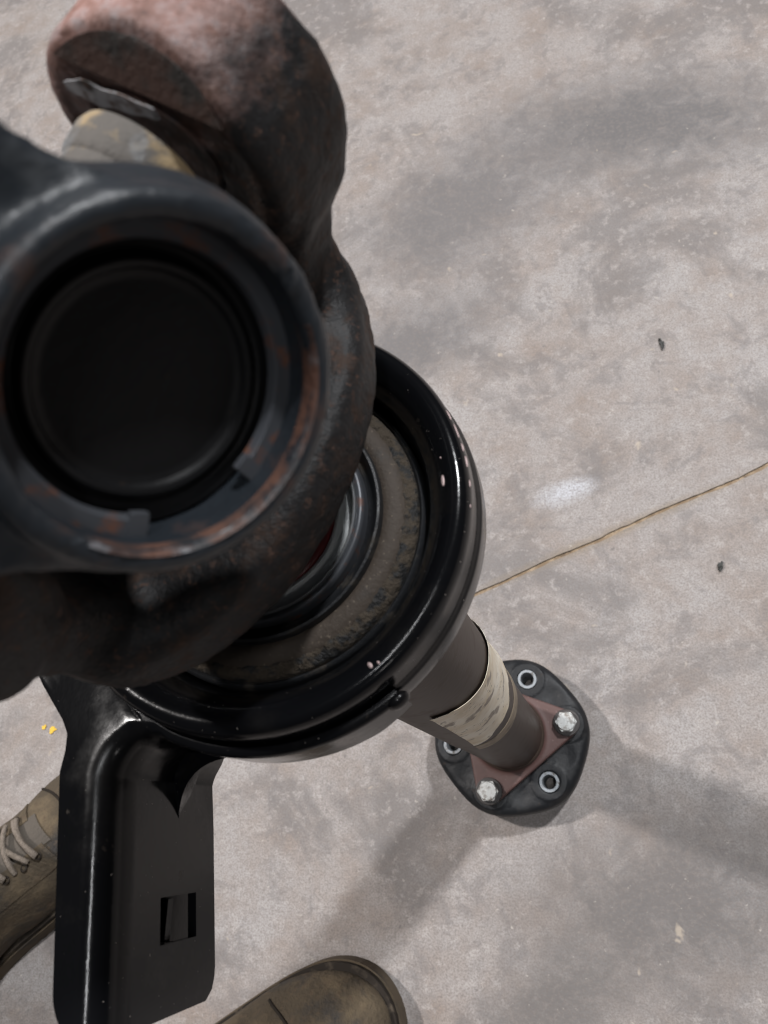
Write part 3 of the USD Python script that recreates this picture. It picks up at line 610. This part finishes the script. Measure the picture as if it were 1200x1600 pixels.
def make_boot(pos, heading, flip, label):
    b = thing("work_boot", (pos[0] / 1000, pos[1] / 1000, 0), label=label, category="boot", group="tan work boots of the photographer")
    UsdGeom.Xformable(b).AddRotateZOp().Set(heading)
    f = np.array([1, flip, 1.0])
    def put(m):
        v, t = m; v = np.asarray(v) * f; t = np.asarray(t)
        return v, (t[:, ::-1] if flip < 0 else t)
    def ext(poly, z0, z1):
        t = trimesh.creation.extrude_polygon(poly, z1 - z0, engine="earcut"); t.apply_translation([0, 0, z0]); return np.array(t.vertices), np.array(t.faces)
    s = obj("sole", put(ext(outline(1, 3.5), 1, 20)), SOLE, b, smooth=40)
    obj("rand", put(ext(outline(1, 2.0), 20, 27)), RAND, b, smooth=40)
    def up(p):
        d = s_ell(p, (78, 0, 26), (70, 50, 42))                       # toe box
        d = smin(d, s_ell(p, (20, 0, 36), (95, 43, 46)), 22)
        d = smin(d, s_cap(p, (45, 0, 56), (-48, 0, 104), 26, 40), 24)  # instep
        d = smin(d, s_ell(p, (-88, 0, 48), (56, 36, 62)), 24)          # heel
        d = smin(d, s_cap(p, (-62, 0, 70), (-76, 0, 176), 44, 47), 22)
        d = smax(d, p[..., 2] - 172, 5); d = smax(d, 24 - p[..., 2], 3)
        d = smax(d, -s_cap(p, (-74, 0, 140), (-77, 0, 220), 36, 41), 4)
        return d + 1.6 * (meshkit.fbm(p * .045, 3, 3) - .5) + 1.2 * np.sin(p[..., 0] * .16 + p[..., 2] * .1) * np.exp(-((p[..., 0] - 60) / 26) ** 2) * np.clip((p[..., 2] - 40) / 20, 0, 1)
    obj("upper", put(sdf_mesh(up, (-150, -58, 16), (152, 58, 182), 3.0)), SUEDE, b, smooth=60)
    # toe cap seam and tongue
    def surf(x, y):
        z = np.linspace(175, 26, 300); p = np.stack([np.full(300, x), np.full(300, y), z], -1); v = up(p); k = max(1, np.argmax(v < 0))
        return z[k] + (z[k - 1] - z[k]) * v[k] / (v[k] - v[k - 1])
    obj("toe_seam", put(rod([(88 - (y / 46.0) ** 2 * 22, y, surf(88 - (y / 46.0) ** 2 * 22, y) + .2) for y in np.linspace(-43, 43, 25)], 1.3, 6)), RAND, b, smooth=True)
    tg = np.array([[(x, y, surf(x, y) + 2.0 - abs(y) * .05) for y in np.linspace(-15, 15, 9)] for x in np.linspace(66, -26, 22)])
    obj("tongue", put(sheet(tg[:, ::-1], 2.5)), TONGUE, b, smooth=50)
    for sgn in (1, -1):                                                  # quarter facings
        g = np.array([[(x, sgn * y, surf(x, sgn * y) + 2.2) for y in np.linspace(13, 33, 7)] for x in np.linspace(60, -22, 20)])
        obj("facing", put(sheet(g if sgn < 0 else g[:, ::-1], 2.5)), SUEDE, b, smooth=50)
    for k, x in enumerate(np.linspace(52, -16, 6)):
        for sgn in (1, -1):
            pts = [(x + sgn * (k % 2 * 2 - 1) * 4 * (y / 20.0) , y, surf(x, y) + 5.4 + 1.5 * math.cos(y / 20 * 1.4)) for y in np.linspace(-20, 20, 13)]
            pts = [(a + sgn * 3.0 * (yy / 20.0), yy, c + (1.2 if sgn > 0 else 0)) for (a, yy, c) in pts]
            obj("lace", put(rod(pts, 2.3, 7)), LACE, b, smooth=True)
        for sgn in (1, -1):
            z = surf(x, sgn * 20)
            obj("eyelet", put(xf(revolve([(2.0, 0), (3.4, 0), (3.5, .8), (2.8, 1.3), (2.0, .9)], 20), None, (x, sgn * 20, z + 3.2))), RAND, b, smooth=40)
    # bow
    x0 = -20; z0 = surf(x0, 0) + 9
    for sgn, tilt in ((1, .3), (-1, -.2)):
        th = np.linspace(0, 2 * np.pi, 40, endpoint=False)
        r = np.stack([x0 + 16 * np.sin(th) * .75 + 14 * (1 - np.cos(th)) * .5, sgn * 17 * (1 - np.cos(th)) , z0 + 3 - 7 * (1 - np.cos(th)) * .9 + 2 * np.sin(th)], 1)
        obj("lace", put(rod(r, 2.3, 7, closed=True)), LACE, b, smooth=True)
        e = np.array([(x0 + 3 * k + 8 * math.sin(k * .5), sgn * (4 + 5.0 * k), z0 + 2 - .55 * k * k * .5) for k in np.linspace(0, 8, 16)])
        obj("lace", put(rod(e, 2.2, 7)), LACE, b, smooth=True)
    obj("lace", put((np.array(trimesh.creation.icosphere(2, 6).vertices) * [1, 1.2, .8] + [x0, 0, z0 + 1], np.array(trimesh.creation.icosphere(2, 6).faces))), LACE, b, smooth=True, label="lace knot")
    return b
make_boot((-462, -118), 44, 1, "tan suede work boot with grey laces, behind the black bracket at left")
make_boot((-244, -268), 25, -1, "tan suede work boot at the bottom edge, only its scuffed toe in view")

# ------------------------------------------------------------------ bits lying on the floor
FLAKE = mat("dark_flake", (.035, .035, .032), .6); YEL = mat("yellow_paint_flake", (.75, .48, .05), .6)
def flake(pos, size, rot, m, name, label, catg, seed):
    r = np.random.default_rng(seed); k = np.linspace(0, 2 * np.pi, 14, endpoint=False); rad = 1 + .35 * r.standard_normal(14) * .6
    p = Polygon(np.stack([np.cos(k) * rad * size[0], np.sin(k) * rad * size[1]], 1)).buffer(0)
    t = trimesh.creation.extrude_polygon(p if p.geom_type == "Polygon" else max(p.geoms, key=lambda g: g.area), size[2], engine="earcut")
    v = np.array(t.vertices); v[:, 2] += np.where(v[:, 2] > .01, .25 * r.standard_normal(len(v)) * size[2], 0); c, s = math.cos(rot), math.sin(rot)
    v = v @ np.array([[c, s, 0], [-s, c, 0], [0, 0, 1]]) + [0, 0, .15]
    o = obj(name, (v, np.array(t.faces)), m, None, smooth=False, label=label, category=catg)
    UsdGeom.Xformable(stage.GetPrimAtPath(o.GetPath())).AddTranslateOp().Set(Gf.Vec3d(pos[0] / 1000, pos[1] / 1000, 0))
flake((174, 385.2), (2.2, 6.5, 2), .25, FLAKE, "dark_flake", "small dark sliver lying alone on the floor, above the joint line", "debris", 3)
flake((193.1, 144.3), (2.4, 4.2, 2), -.2, FLAKE, "dark_flake", "small dark crumb on the floor just below the joint line at right", "debris", 4)
flake((-483, 22), (4.2, 3.2, 1), .4, YEL, "yellow_flake", "larger of two yellow paint flecks beside the bracket's neck", "paint fleck", 5)
flake((-494, 25), (2.2, 2.2, 1), .9, YEL, "yellow_flake", "smaller of two yellow paint flecks beside the bracket's neck", "paint fleck", 6)
